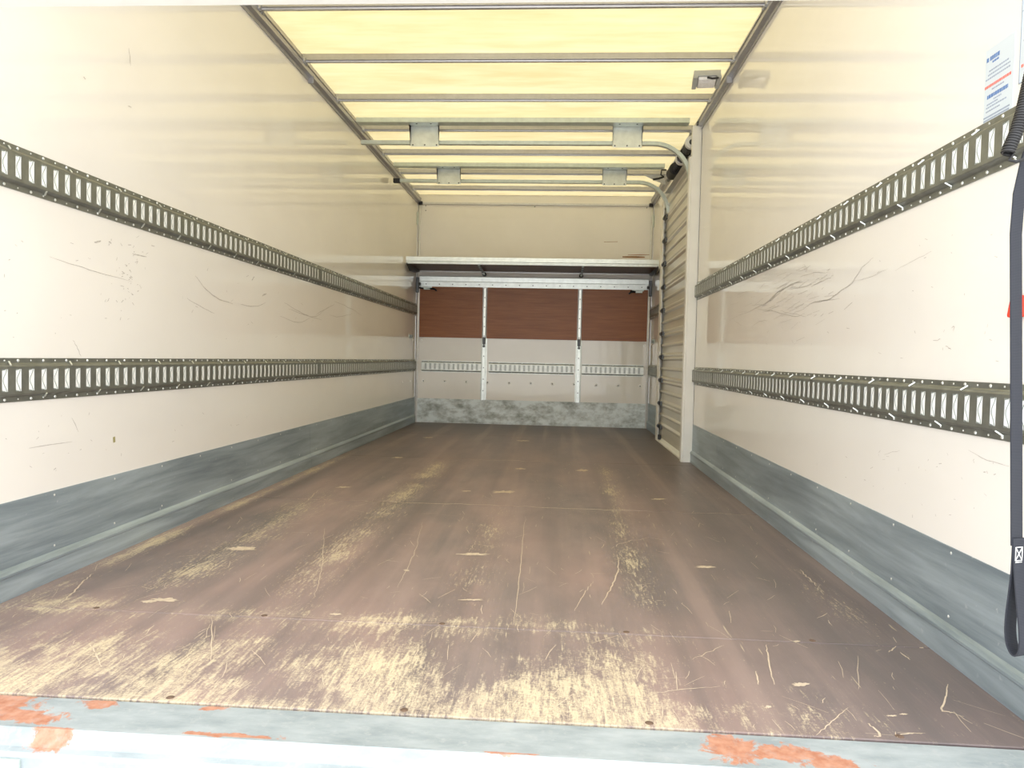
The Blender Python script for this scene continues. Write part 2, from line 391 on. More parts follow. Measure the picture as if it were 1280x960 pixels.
# ------------------------------------------------------------------ white stand-in bar for an unidentified edge, slim so daylight enters above
bar = empty('standin_bar', (0, -.034, 1.362)); tag(bar, 'white bar standing in for an unidentified edge across the rear opening at the top edge of the photo', 'bar')
MB().sweep([(-1.19, 0, 0), (1.19, 0, 0)], [(-.016, -.026), (.016, -.026), (.018, -.024), (.018, .024), (.016, .026), (-.016, .026), (-.018, .024), (-.018, -.024)]).build('tube', 'white_paint', bar)
for s_ in (-1, 1): MB().box(s_*1.194-.006, s_*1.194+.006, -.03, .03, -.04, .04).build('end_socket', 'channel_zinc', bar, bevel=.003)
hd = MB().box(-1.33, 1.33, -.13, -.002, 2.33, 2.47).build('trim_11', 'white_paint'); tag(hd, kind='structure')

# ------------------------------------------------------------------ cargo rails
PITCH = .0492
def rail_meshes(L, phase=.5, light=False):
    """local: X along, Y out of the wall, Z about the rail's middle"""
    n = int((L-.004)/PITCH); u0 = (L-n*PITCH)/2; fd = .017
    b = MB()
    def strip(a, c, ua, ub): b.quad((ua, a[1], a[0]), (ub, a[1], a[0]), (ub, c[1], c[0]), (ua, c[1], c[0]))
    outer = [(.0605, 0), (.0605, .0035), (.047, .0035), (.044, .006), (.0405, .0155), (.038, fd)]
    for sg in (1, -1):
        for a, c in zip(outer, outer[1:]):
            strip((sg*a[0], a[1]), (sg*c[0], c[1]), 0, L)
    hw, hh = .0106, .0305
    strip((.038, fd), (hh, fd), 0, L); strip((-.038, fd), (-hh, fd), 0, L)
    us = [0]
    for i in range(n):
        c = u0+(i+.5)*PITCH; us += [c-hw, c+hw]
    us.append(L)
    for i in range(0, len(us), 2): strip((hh, fd), (-hh, fd), us[i], us[i+1])
    for ua in (0, L):
        b.f.append(tuple(range(len(b.v), len(b.v)+12))); b.v += [(ua, y, z) for z, y in outer]+[(ua, y, -z) for z, y in reversed(outer)]
    lips = MB(); k = 12; back = MB()
    for i in range(n):
        c = u0+(i+.5)*PITCH
        back.quad((c-hw-.004, fd-.0012, -hh-.001), (c+hw+.004, fd-.0012, -hh-.001), (c+hw+.004, fd-.0012, hh+.001), (c-hw-.004, fd-.0012, hh+.001))
        pts = []
        for j in range(k+1):
            v = -hh+2*hh*j/k; pts.append((v, -.0062+.0120*math.cos(PI*v/(2*hh))**2))
        for (v0, b0), (v1, b1) in zip(pts, pts[1:]):
            lips.quad((c+b0-.0010, fd-.0003, v0), (c+b1-.0010, fd-.0003, v1), (c+b1+.0010, fd-.0003, v1), (c+b0+.0010, fd-.0003, v0))
            lips.quad((c+b0-.0010, fd-.0003, v0), (c+b1-.0010, fd-.0003, v1), (c+b1-.0010, fd-.0011, v1), (c+b0-.0010, fd-.0011, v0))
            lips.quad((c+b0+.0010, fd-.0003, v0), (c+b1+.0010, fd-.0003, v1), (c+b1+.0010, fd-.0011, v1), (c+b0+.0010, fd-.0011, v0))
        for sg in (1, -1):
            lips.quad((c-hw*.2, fd-.0005, sg*hh), (c+hw, fd-.0005, sg*hh), (c+hw, fd-.0005, sg*(hh-.004)), (c-hw*.2, fd-.0005, sg*(hh-.002)))
    riv = MB()
    for i in range(n):
        u = u0+(i+.2)*PITCH
        for sg in (1, -1):
            r = .0046 if (i+(sg > 0)) % 2 else .0026
            riv.dome((u, .0035, sg*.0535), (0, 1, 0), r, r*.6, 6)
    gus = MB()
    for i in range(1, n, 5):
        for sg, off in ((1, 0), (-1, 2.2)):
            u = u0+(i+off)*PITCH
            if u > L-.02: continue
            gus.sweep([(u-.004, .0045, sg*.051), (u+.004, .0165, sg*.0405)], [(-.002, -.001), (.002, -.001), (.002, .002), (-.002, .002)])
    return b.mesh('rail_body', False), lips.mesh('slot_lips', False), back.mesh('slot_backs', False), riv.mesh('rivets'), gus.mesh('gussets')
def cargo_rail(loc, rz, L, label, light=False):
    root = empty('cargo_rail', loc, rz); tag(root, label, 'cargo rail', 'slotted cargo rails')
    b, l, k, r, g = rail_meshes(L)
    link('rail_body', b, 'rail_zinc_lit' if light else 'rail_zinc', root)
    tag(link('slot_lips', l, 'lip_zinc', root), kind='stuff')
    tag(link('slot_backs', k, 'slot_grey' if light else 'slot_white', root), kind='stuff')
    tag(link('rivets', r, 'rivet_zinc', root), kind='stuff')
    tag(link('gussets', g, 'bright_zinc', root), kind='stuff')
    if light:
        e = MB()
        for sg in (1, -1):
            e.box(.002, L-.002, .004, .0055, sg*.0475-.004, sg*.0475+.004)
        e.build('edge_seam', 'rail_edge_dark', root)
    return root
Z1, Z2 = .6005, 1.181
YS = 3.048
for z, nm in ((Z2, 'upper'), (Z1, 'lower')):
    cargo_rail((-W2, YS-.002, z), -PI/2, YS-.062, 'long near length of the %s slotted cargo rail on the left wall' % nm)
    cargo_rail((-W2, D-.035, z), -PI/2, D-.035-YS-.002, 'far length of the %s slotted cargo rail on left wall, ending at the back corner' % nm)
    cargo_rail((W2, .06, z), PI/2, YS-.062, 'long near length of the %s slotted cargo rail on the right wall' % nm)
    cargo_rail((W2, YS+.002, z), PI/2, DY0-.004-YS-.002, 'short length of the %s slotted cargo rail on right wall beside the door post' % nm)
    cargo_rail((W2, DY1+.012, z), PI/2, D-.035-DY1-.012, 'short length of the %s slotted cargo rail between side door and back wall' % nm)
for x0, x1, nm in ((-1.154, -.522, 'left'), (-.443, .448, 'middle'), (.527, 1.163, 'right')):
    cargo_rail((x1, D, .594), PI, x1-x0, 'lit-toned slotted cargo rail on the back wall, %s section between the uprights' % nm, True)

# ------------------------------------------------------------------ back wall fittings
for x0, x1, nm in ((-1.185, -.522, 'left'), (-.474, .468, 'middle, widest'), (.514, 1.185, 'right')):
    p = MB().box(x0, x1, D-.010, D, .898, 1.428).build('plywood_panel', 'plywood_brown', bevel=.0015)
    tag(p, '%s brown plywood panel on the back wall under the shelf' % nm, 'panel', 'brown plywood panels')
# horizontal aluminium mounting rail
mr = empty('mounting_rail', (0, D, 1.42)); tag(mr, 'long horizontal aluminium mounting rail above the brown plywood panels', 'rail')
MB().prism([(0, .008), (-.014, .008), (-.014, .060), (-.020, .064), (-.022, .112), (-.016, .118), (0, .118)], -1.188, 1.188, lambda p, q, t: (t, p, q)).build('rail_body', 'bright_zinc', mr)
sc_me = MB().dome((0, 0, 0), (0, -1, 0), .006, .002, 8).mesh('screw'); sc_me.materials.append(MAT['dark_steel'])
for i in range(17): link('screw', sc_me, None, mr, (-1.12+i*.14, -.014, .034))
# uprights
for x, nm in ((-.497, 'left'), (.491, 'right')):
    u = empty('upright_rail', (x, D, .25)); tag(u, 'vertical aluminium upright on the back wall between %s and middle plywood panels' % nm, 'upright', 'back wall uprights')
    MB().prism([(-.018, 0), (-.018, -.020), (-.012, -.026), (.012, -.026), (.018, -.020), (.018, 0)], .61, 1.165, lambda p, q, t: (p, q, t)).build('upper_channel', 'bright_zinc', u)
    MB().prism([(-.031, 0), (-.031, -.004), (-.018, -.006), (-.016, -.020), (.016, -.020), (.018, -.006), (.031, -.004), (.031, 0)], .0, .655, lambda p, q, t: (p, q, t)).build('lower_channel', 'bright_zinc', u)
    for i in range(5): link('screw', sc_me, None, u, (0, -.026, .67+i*.10))
    for i in range(4): link('screw', sc_me, None, u, (0, -.020, .10+i*.12))
    MB().box(-.014, .014, -.034, -.020, .585, .66).cyl((0, -.03, .565), (0, -.045, .565), .013).box(-.006, .006, -.046, -.034, .565, .645).build('latch', 'dark_steel', u, bevel=.002)
# white wall bolts
bm_ = MB().dome((0, 0, 0), (0, -1, 0), .0155, .005, 12).mesh('wall_bolt'); bm_.materials.append(MAT['bolt_white'])
bs_ = MB().dome((0, -.0046, 0), (0, -1, 0), .0065, .0015, 8).mesh('bolt_centre'); bs_.materials.append(MAT['dark_steel'])
for i in range(11):
    b = link('wall_bolt', bm_, None, wb, (-1.133+i*.2265, D, .438)); link('bolt_centre', bs_, None, b)
for x, z in ((-1.16, .86), (1.165, .86)): b = link('wall_bolt', bm_, None, wb, (x, D, z))
for x, z in ((-1.14, 2.27), (-1.14, 2.22), (0, 2.27), (1.15, 2.27), (-1.14, 1.62), (1.13, 1.60)): link('screw', sc_me, None, wb, (x, D, z))
for s, par in ((-1, wl), (1, wr)):
    for y, z in ((5.55, .44), (5.92, .44), (6.05, .86)):
        me = MB().dome((0, 0, 0), (-s, 0, 0), .013, .004, 12)
        me.build('wall_bolt', 'bolt_white', par, loc=((-W2 if s < 0 else 0), y, z))
# spring latches hanging under the mounting rail
for x, s, nm in ((-1.105, 1, 'left'), (1.09, -1, 'right')):
    l = empty('spring_latch', (x, D-.022, 1.40)); tag(l, 'small zinc spring latch under the %s end of the mounting rail' % nm, 'latch', 'spring latches on the mounting rail')
    MB().box(-.07, .05, -.012, 0, .012, .026).box(-.035, .035, -.026, -.012, -.008, .018).build('latch_plate', 'channel_zinc', l, bevel=.003)
    MB().tube([(-.09, -.018, .012), (-.03, -.018, .004), (.03*s+.03*s, -.020, .002), (.085*s, -.03, -.004), (.105*s, -.03, -.020)], .008, 8).build('bolt_handle', 'black_metal', l, smooth=True)
# side wall shelf catches
for s, nm in ((-1, 'left'), (1, 'right')):
    c = empty('shelf_catch', (s*W2, 5.89, .895)); tag(c, 'small zinc catch block on the %s wall near the back corner' % nm, 'catch', 'side wall catches')
    MB().box(min(0, -s*.006), max(0, -s*.006), -.075, .075, -.022, .022).build('plate', 'channel_zinc', c, bevel=.002)
    MB().box(min(-s*.006, -s*.026), max(-s*.006, -s*.026), -.05, .03, -.014, .012).cyl((-s*.016, -.05, 0), (-s*.016, -.085, 0), .007).build('bolt_block', 'lip_zinc', c, bevel=.003)
# folding shelf
SY0, SZ = 5.56, 1.592
shf = empty('folding_shelf', (0, D, SZ)); tag(shf, 'full-width folding shelf with aluminium front edge above the brown panels', 'shelf')
MB().box(-1.19, 1.19, SY0-D+.02, -.005, .0, .018).build('shelf_board', 'shelf_under', shf)
MB().prism([(.0, -.004), (.03, -.004), (.03, -.003), (.02, -.002), (.02, .020), (.03, .022), (.03, .032), (-.002, .060), (-.010, .060), (-.010, .020), (-.004, .016), (-.004, .006), (0, .004)],
           -1.205, 1.205, lambda p, q, t: (t, SY0-D+p, q)).build('front_edge', 'bright_zinc', shf)
MB().box(-1.19, 1.19, -.012, 0, -.012, .03).build('hinge_strip', 'aluminium', shf)
for s in (-1, 1):
    MB().prism([(SY0-D, -.012), (SY0-D, .012), (0, .012), (0, -.012), (SY0-D+.38, -.05), (SY0-D+.14, -.06)], s*1.192, s*1.202, lambda p, q, t: (t, p, q)).build('end_bracket', 'dark_steel', shf)
for x in (-.505, .495):
    st = MB().sweep([(x, SY0-D+.05, -.006), (x, -.05, -.040)], [(-.010, -.004), (.010, -.004), (.010, .004), (-.010, .004)]).build('strut', 'channel_zinc', shf)
    MB().box(x-.016, x+.016, -.075, -.018, -.050, -.014).cyl((x-.022, -.055, -.036), (x+.022, -.055, -.036), .009).build('strut_pivot', 'black_metal', st, bevel=.002)
    for k in range(5):
        y = SY0-D+.10+k*.07; zz = -.012-k*.0055
        MB().box(x-.011, x+.011, y-.012, y+.012, zz-.006, zz+.004).build('strut_link', 'dark_steel', st)

# ------------------------------------------------------------------ side shutter door
dr = empty('door_1', (1.2, 4.42, 0)); tag(dr, kind='structure')
def DL(x, y, z): return (x-1.2, y-4.42, z)
y0, y1 = 3.70, 5.13
prof = [(.030, -.001), (-.004, -.001), (-.010, .010), (-.010, .020), (.000, .030), (.004, .034), (.004, .085), (-.006, .092), (-.009, .100), (-.006, .108), (.004, .115), (.004, .168), (0, .172), (-.010, .182), (-.010, .192), (-.004, .199), (.030, .199)]
slat = MB().prism([(p-.012, q) for p, q in prof], y0-4.42, y1-4.42, lambda p, q, t: (p, t, q)).mesh('door_slat'); slat.materials.append(MAT['slat_cream'])
zs = [.335+.2*k for k in range(9)]
for z in zs+[2.135]: link('door_slat', slat, None, dr, (0, 0, z-.2+.0))
bp = MB().box(-.012, .018, y0-4.42, y1-4.42, .0, .135).build('bottom_panel', 'slat_cream', dr)
MB().prism([(-.040, .0), (-.040, .010), (-.026, .016), (-.014, .034), (-.012, .034), (-.012, .0)], 3.74-4.42, 5.02-4.42, lambda p, q, t: (p, t, q)).build('bottom_rail', 'white_paint', dr)
MB().box(-.024, -.012, 3.86-4.42, 3.92-4.42, .035, .09).cyl((-.024, 3.89-4.42, .062), (-.03, 3.89-4.42, .062), .014).build('latch_plate', 'white_paint', dr, bevel=.004)
for z in zs+[2.135]:
    h = MB().box(-.036, -.018, 4.90-4.42, 4.99-4.42, z-.222, z-.180).cyl((-.03, 4.985-4.42, z-.2), (-.03, 5.022-4.42, z-.2), .018, 10).build('hinge', 'dark_steel', dr, bevel=.002)
    MB().cyl((-.036, 4.94-4.42, z-.214), (-.036, 4.94-4.42, z-.186), .008, 8).build('hinge_pin', 'black_metal', h)
MB().box(-.040, -.018, 4.935-4.42, 4.985-4.42, .02, .06).build('bottom_hinge', 'black_metal', dr, bevel=.002)
# posts
tr = empty('trim_9', (1.19, 3.72, 0)); tag(tr, kind='structure')
MB().box(-.034, .03, -.025, .015, 0.0, 2.31).build('post', 'white_paint', tr, bevel=.002)
MB().box(-.046, -.034, -.018, .040, .0, 2.10).build('guide_strip', 'white_paint', tr, bevel=.001)
MB().box(-.010, .034, -.045, -.020, 2.305, 2.33).build('post_cap', 'dark_steel', tr)
MB().box(.03, .040, -.032, -.020, 0, 2.30).build('post_flange', 'white_paint', tr)
tr = empty('trim_10', (1.19, 5.10, 0)); tag(tr, kind='structure')
MB().box(-.022, .03, .0, .045, .0, 2.19).build('post', 'white_paint', tr, bevel=.002)
MB().box(-.030, -.020, -.075, .045, .0, 2.05).build('guide_strip', 'white_paint', tr, bevel=.001)
# overhead tracks
def arc_track(y, xe, zt, zend, x0, R=.24):
    path = [(x0, y, zt), (x0+.5, y, zt)]
    cx = xe-R
    for k in range(0, 13):
        a = PI/2*k/12; path.append((cx+R*math.sin(a), y, zt-R+R*math.cos(a)))
    path.append((xe, y, zend))
    return path
cprof = [(-.013, -.016), (.013, -.016), (.013, -.010), (.006, -.007), (.006, .007), (.013, .010), (.013, .016), (-.013, .016)]
for y, xe, x0, zt, nm, cap in ((3.79, 1.165, -1.165, 2.212, 'front', False), (4.93, 1.185, -1.165, 2.222, 'rear', True)):
    dt = empty('door_track', (0, y, zt)); tag(dt, '%s overhead door track crossing the roof and curving down to the side door' % nm, 'door track', 'overhead door tracks')
    P_ = [(a, b-y, c-zt) for a, b, c in arc_track(y, xe, zt, 2.0 if not cap else 1.95, x0, .26)]
    MB().sweep(P_, cprof, up=(0, 1, 0)).build('track', 'channel_zinc', dt, smooth=True)
    if cap: MB().box(x0-.030, x0+.03, -.018, .018, -.019, .019).build('end_cap', 'black_rubber', dt, bevel=.003)
    for xc in (-.703, .72):
        hp = MB().prism([(-.026, -.034), (-.024, -.034), (-.024, .112), (-.085, .112), (-.085, .114), (-.026, .114)], xc-.102, xc+.102, lambda p, q, t: (t, p, q)).build('hanger_plate', 'bright_zinc', dt)
        for dx, dz in ((-.085, -.022), (.0, -.022), (.085, -.022)): link('screw', sc_me, None, hp, (xc+dx, -.026, dz))
        for dx in (-.045, .06): link('screw', sc_me, None, hp, (xc+dx, -.027, .125))
for y, nm in ((3.70, 'front'), (4.845, 'rear')):
    ch = empty('roof_channel', (0, y, 2.318)); tag(ch, '%s zinc channel fixed across the roof bows carrying the door track' % nm, 'channel', 'zinc roof channels')
    MB().prism([(-.035, 0), (.042, 0), (.042, .032), (.038, .032), (.038, .004), (-.031, .004), (-.031, .032), (-.035, .032)], -1.17, 1.13, lambda p, q, t: (t, p, q)).build('channel_body', 'channel_zinc', ch)
    for x in (-.75, -.65, .66, .78): MB().dome((x, 0, 0), (0, 0, -1), .007, .003).build('screw', 'dark_steel', ch, loc=(0, 0, 0))
# corner gusset behind rear curve
g = MB().prism([(.97, 2.295), (1.14, 2.295), (1.165, 2.21), (1.07, 2.245)], 4.955, 4.963, lambda p, q, t: (p, t, q)).build('gusset_plate', 'aluminium'); tag(g, 'triangular metal gusset plate behind the rear door track curve', 'bracket')
# spring shaft
sp = empty('spring_shaft', (1.170, 3.76, 2.225)); tag(sp, 'black torsion spring shaft with white collars above the side door', 'spring shaft')
MB().cyl((0, 0, 0), (0, 1.10, 0), .014).build('shaft', 'dark_steel', sp, smooth=True)
for a, b, r in ((.09, .22, .040), (.27, .43, .042), (.47, .72, .036)):
    hel = [(r*.82*math.cos(k*.7), a+(b-a)*k/140, r*.82*math.sin(k*.7)) for k in range(141)]
    c = MB().cyl((0, a, 0), (0, b, 0), r*.84, 18).build('spring_core', 'black_rubber', sp, smooth=True)
    MB().tube(hel, r*.17, 5).build('spring_coil', 'black_metal', c, smooth=True)
for a, r in ((.03, .046), (.44, .046)):
    cl = MB().cyl((0, a, 0), (0, a+.035, 0), r, 20).build('collar', 'white_paint', sp, smooth=True, bevel=.002)
    MB().cyl((0, a-.004, 0), (0, a, 0), r*.42, 14).build('collar_bore', 'black_metal', cl)
MB().cyl((0, .72, 0), (0, .90, 0), .050, 20).build('cable_drum', 'black_rubber', sp, smooth=True, bevel=.006)
MB().prism([(.035, -.13), (.040, -.13), (.040, .07), (.035, .07)], 0.0, 1.10, lambda p, q, t: (p, t, q)).build('back_plate', 'aluminium', sp)
MB().prism([(-.06, -.085), (.036, -.085), (.036, -.070), (-.05, -.070)], 0.0, 1.08, lambda p, q, t: (p+.03, t, q-.03)).build('header_rail', 'aluminium_dark', sp)
lk = empty('shaft_bracket', (1.12, 4.78, 2.24)); tag(lk, 'small dark bracket with chain end beside the spring shaft drum', 'bracket')
MB().tube([(.02, 0, .05), (-.02, 0, .05), (-.025, 0, .01), (.0, 0, -.005)], .007, 8).build('hook', 'black_metal', lk, smooth=True)
MB().tube([(-.09, .0, -.03), (-.06, 0, -.024), (-.04, 0, -.02), (0, 0, -.005)], .009, 8).build('chain', 'black_metal', lk, smooth=True)

# ------------------------------------------------------------------ load-space light
li = empty('box_light', (1.085, 2.90, 2.315)); li.rotation_euler = (-.22, 0, -.08); li.scale = (.88, .78, .75); tag(li, 'small white box light with grey ends mounted at the right roof rail', 'lamp')
MB().box(-.085, .085, -.07, .07, -.018, .03).build('body', 'grey_plastic', li, bevel=.004)
MB().prism([(-.062, -.018), (.062, -.018), (.054, -.040), (.02, -.046), (-.02, -.046), (-.054, -.040)], -.052, .052, lambda p, q, t: (t*1.05, p, q)).build('lens', 'clear_lens', li, bevel=.005)
for s in (-1, 1): MB().box(s*.074-.014, s*.074+.014, -.072, .072, -.036, -.016).build('end_cap', 'grey_plastic', li, bevel=.003)
MB().tube([(.0, -.066, -.03), (.03, -.074, -.045), (.06, -.07, -.04), (.085, -.04, -.01)], .008, 8).build('wire', 'black_rubber', li, smooth=True)

# ------------------------------------------------------------------ notices on the right wall
def notice(y0, y1, z0, z1, lines, label, frame=None):
    n = empty('notice_sticker', (W2, y1, z0)); tag(n, label, 'sticker')
    MB().box(-.0012, 0, -(y1-y0), 0, 0, z1-z0).build('sheet', 'paper', n)
    k = 0
    for v, u0, u1, hgt, ink, words in lines:      # u: 0 at the left edge (far end) .. 1 at the right edge
        m = MB(); wd = (y1-y0); rnd = random.Random(k*7+3); k += 1
        u = u0
        while u < u1-.01:
            e = min(u1, u+rnd.uniform(.03, .07) if words else u1)
            m.box(-.0017, -.0011, -wd*e, -wd*u, (z1-z0)*v-hgt/2, (z1-z0)*v+hgt/2); u = e+.018
        m.build('print_line', ink, n)
    if frame: frame(n, y1-y0, z1-z0)
    return n
notice(.258, .362, 1.236, 1.404, [
    (.86, .05, .12, .009, 'ink_blue', 0), (.86, .17, .50, .009, 'ink_blue', 1), (.80, .26, .48, .004, 'ink_blue', 1),
    (.70, .15, .85, .003, 'ink_grey', 1), (.65, .12, .88, .003, 'ink_grey', 1), (.60, .04, .88, .003, 'ink_grey', 1),
    (.50, .02, .94, .006, 'ink_red', 1), (.44, .28, .70, .003, 'ink_grey', 1), (.36, .12, .84, .008, 'ink_blue', 1), (.30, .35, .62, .0025, 'ink_grey', 1),
    (.26, .12, .50, .003, 'ink_grey', 1), (.22, .10, .80, .003, 'ink_grey', 1), (.17, .10, .58, .003, 'ink_grey', 1),
    (.10, .02, .92, .0032, 'ink_grey', 0), (.06, .02, .90, .0032, 'ink_grey', 0)],
    'white notice sticker with blue and red print lines above the right upper cargo rail')
def fr(n, wd, hg):
    m = MB()
    for a, b, c, d in ((0, wd, 0, .002), (0, wd, hg-.002, hg), (0, .002, 0, hg), (wd-.002, wd, 0, hg), (0, wd, hg*.78, hg*.785)): m.box(-.0017, -.0011, -b, -a, c, d)
    m.build('border', 'ink_grey', n)
notice(.10, .239, 1.285, 1.475, [(.18, .05, .9, .006, 'ink_red', 1), (.45, .08, .9, .003, 'ink_grey', 1), (.55, .08, .9, .003, 'ink_grey', 1), (.88, .05, .95, .010, 'ink_blue', 1)],
       'second notice with dark border cropped at the right edge of the photo', fr)

# ------------------------------------------------------------------ strap, coil cable, red tag
stp = empty('pull_strap', (1.085, -.01, 1.346)); stp_o = Vector((1.085, -.01, 1.346)); tag(stp, 'dark blue webbing pull strap hanging with a sewn hand loop at right', 'strap')
ang = math.radians(22); wdir = Vector((math.cos(ang), math.sin(ang), 0)); ndir = Vector((-wdir.y, wdir.x, 0))
def ribbon(pts, wd=.0135, th=.0013):
    m = MB(); n0 = 0
    P_ = [Vector(p) for p in pts]
    for i, p in enumerate(P_):
        tn = (P_[min(i+1, len(P_)-1)]-P_[max(i-1, 0)]).normalized(); nn = tn.cross(wdir).normalized()
        for a, b in ((-wd, -th), (wd, -th), (wd, th), (-wd, th)): m.v.append(tuple(p+wdir*a+nn*b-stp_o))
    for i in range(len(P_)-1):
        for j in range(4):
            a = i*4+j; b = i*4+(j+1) % 4; m.f.append((a, b, b+4, a+4))
    m.f.append((3, 2, 1, 0)); e = (len(P_)-1)*4; m.f.append((e, e+1, e+2, e+3))
    return m
def sx(z): return 1.071+(1.05-z)*.047+max(0, z-.93)**2*1.1
main = [(sx(z), -.012, z) for z in (1.30, 1.24, 1.18, 1.12, 1.06, 1.0, .93, .8, .6, .45, .376)]
ribbon(main).build('webbing', 'webbing', stp)
loop = []
for k in range(33):
    a = k/32
    z = .39-(.212)*max(0.0, math.sin(PI*a))**.55
    off = .011*math.sin(2*PI*a)*(1-.5*a)
    loop.append((sx(z)+.002+ndir.x*off*1.6, -.014+ndir.y*off*1.6, z))
lp = ribbon(loop).build('hand_loop', 'webbing', stp)
stit = MB()
c0 = Vector((sx(.365), -.0155, .362))-wdir*.0+Vector((0, 0, 0))
def sp_(a, b): return tuple(c0+wdir*a+Vector((0, 0, b))-ndir*.0022-stp_o)
for a, b in (((-.008, .012), (.008, .012)), ((-.008, -.012), (.008, -.012)), ((-.008, -.015), (.008, -.015)), ((-.008, .012), (-.008, -.012)), ((.008, .012), (.008, -.012)), ((-.008, .012), (.008, -.012)), ((.008, .012), (-.008, -.012))):
    stit.tube([sp_(*a), sp_(*b)], .0008, 5)
stit.build('stitching', 'white_plastic', stp)
cc = empty('coiled_cable', (1.11, .05, 1.10)); co = Vector((1.11, .05, 1.10)); tag(cc, 'black coiled cable hanging over the pull strap at the right edge', 'cable')
axis = [on_y(a, b, -.032) for a, b in ((1302, 20), (1294, 70), (1285, 110), (1278, 140), (1270, 166), (1262, 184), (1259.5, 192))]
def samp(path, s):
    L_ = [(b-a).length for a, b in zip(path, path[1:])]; T = sum(L_)*s
    for a, b, l in zip(path, path[1:], L_):
        if T <= l: return a+(b-a)*(T/l), (b-a).normalized()
        T -= l
    return path[-1], (path[-1]-path[-2]).normalized()
hel = []; NT_ = 52
for k in range(NT_*12+1):
    p, tn = samp(axis, k/(NT_*12)); u = tn.cross(Vector((0, 1, 0))).normalized(); v = tn.cross(u)
    a = 2*PI*k/12; hel.append(p+(u*math.cos(a)+v*math.sin(a))*.0088-co)
MB().tube(hel, .0027, 6).build('coil', 'black_rubber', cc, smooth=True)
MB().tube([hel[-1], on_y(1261, 200, -.036)-co, on_y(1270, 202, -.036)-co, on_y(1280, 199, -.034)-co, on_y(1310, 196, -.03)-co], .003, 8).build('cable_tail', 'black_rubber', cc, smooth=True)
rt = empty('red_tag', (W2, .206, .82)); tag(rt, 'small red plastic tag on right wall peeking from behind the pull strap', 'tag')
MB().prism([(.014, -.018), (.010, -.022), (-.03, -.022), (-.03, .022), (.004, .022)], -.016, 0, lambda p, q, t: (t, p, q)).build('tag_body', 'red_plastic', rt, bevel=.003)
MB().cyl((-.016, -.01, 0), (-.018, -.01, 0), .005, 10).build('tag_screw', 'rivet_zinc', rt)

# ------------------------------------------------------------------ scuffs and scratches
def marks(m, pts, nrm, wd, taper=True):
    P_ = [Vector(p) for p in pts]; nrm = Vector(nrm); n0 = len(m.v)
    for i, p in enumerate(P_):
        tn = (P_[min(i+1, len(P_)-1)]-P_[max(i-1, 0)]).normalized(); sd_ = tn.cross(nrm).normalized()
        ww = wd*(.25+.75*math.sin(PI*(i+.4)/(len(P_)-.2))) if taper else wd
        m.v += [tuple(p+sd_*ww+nrm*.0006), tuple(p-sd_*ww+nrm*.0006)]
    for i in range(len(P_)-1): a = n0+2*i; m.f.append((a, a+1, a+3, a+2))
def smooth(pts, k=4, jit=0):
    out = []
    for i in range(len(pts)-1):
        p0, p1, p2, p3 = pts[max(i-1, 0)], pts[i], pts[i+1], pts[min(i+2, len(pts)-1)]
        for j in range(k):
            s = j/k
            out.append(tuple(.5*((2*p1[d])+(-p0[d]+p2[d])*s+(2*p0[d]-5*p1[d]+4*p2[d]-p3[d])*s*s+(-p0[d]+3*p1[d]-3*p2[d]+p3[d])*s**3)+random.uniform(-jit, jit) for d in (0, 1)))
    out.append(pts[-1]); return out
# left wall
m = MB()
for ln, wd in [([(244, 345), (258, 362), (274, 374), (291, 380)], .0022), ([(234, 373), (250, 383), (268, 392)], .0015), ([(62, 321), (95, 332), (128, 342), (165, 352)], .0010),
               ([(165, 317), (183, 321)], .002), ([(355, 378), (375, 390), (392, 396), (405, 388)], .0022), ([(395, 393), (408, 386), (418, 380)], .0025), ([(360, 386), (385, 395), (402, 400)], .0018),
               ([(412, 394), (425, 396), (440, 392)], .0018), ([(418, 377), (435, 384), (452, 394)], .0022), ([(300, 380), (318, 383), (332, 378)], .0016), ([(328, 370), (333, 367)], .004),
               ([(314, 350), (318, 346)], .003), ([(118, 303), (126, 301)], .003), ([(136, 302), (139, 304)], .003), ([(91, 425), (97, 436), (101, 446)], .0012), ([(161, 60), (163, 82)], .002),
               ([(104, 96), (107, 99)], .002), ([(160, 132), (164, 134)], .002), ([(432, 305), (434, 290)], .0010), ([(90, 522), (98, 540)], .0012), ([(36, 560), (90, 552)], .001), ([(350, 395), (372, 403), (388, 397)], .0016)]:
    marks(m, [on_x(a, b, -W2) for a, b in smooth(ln, 4, .5)], (1, 0, 0), wd)
rnd = random.Random(4)
for i in range(150):
    px, py = rnd.gauss(160, 14) if i < 60 else rnd.uniform(5, 420), rnd.gauss(340, 28) if i < 60 else rnd.choice((rnd.uniform(290, 440), rnd.uniform(515, 590)))
    a = rnd.uniform(0, PI); l = rnd.uniform(.4, 2.2)
    q = [on_x(px-l*math.cos(a), py-l*math.sin(a), -W2), on_x(px+l*math.cos(a), py+l*math.sin(a), -W2)]
    if abs(q[0].z-Z2) < .08 or abs(q[0].z-Z1) < .08 or q[0].z < .29 or q[0].y > 5.9: continue
    marks(m, q, (1, 0, 0), rnd.uniform(.0005, .0013), False)
tag(m.build('scuff_marks', 'scuff_grey', wl), kind='stuff')
m = MB(); marks(m, [on_x(142.3, 546, -W2), on_x(142.8, 553, -W2)], (1, 0, 0), .006, False); m.build('label_scrap', 'scuff_olive', wl)
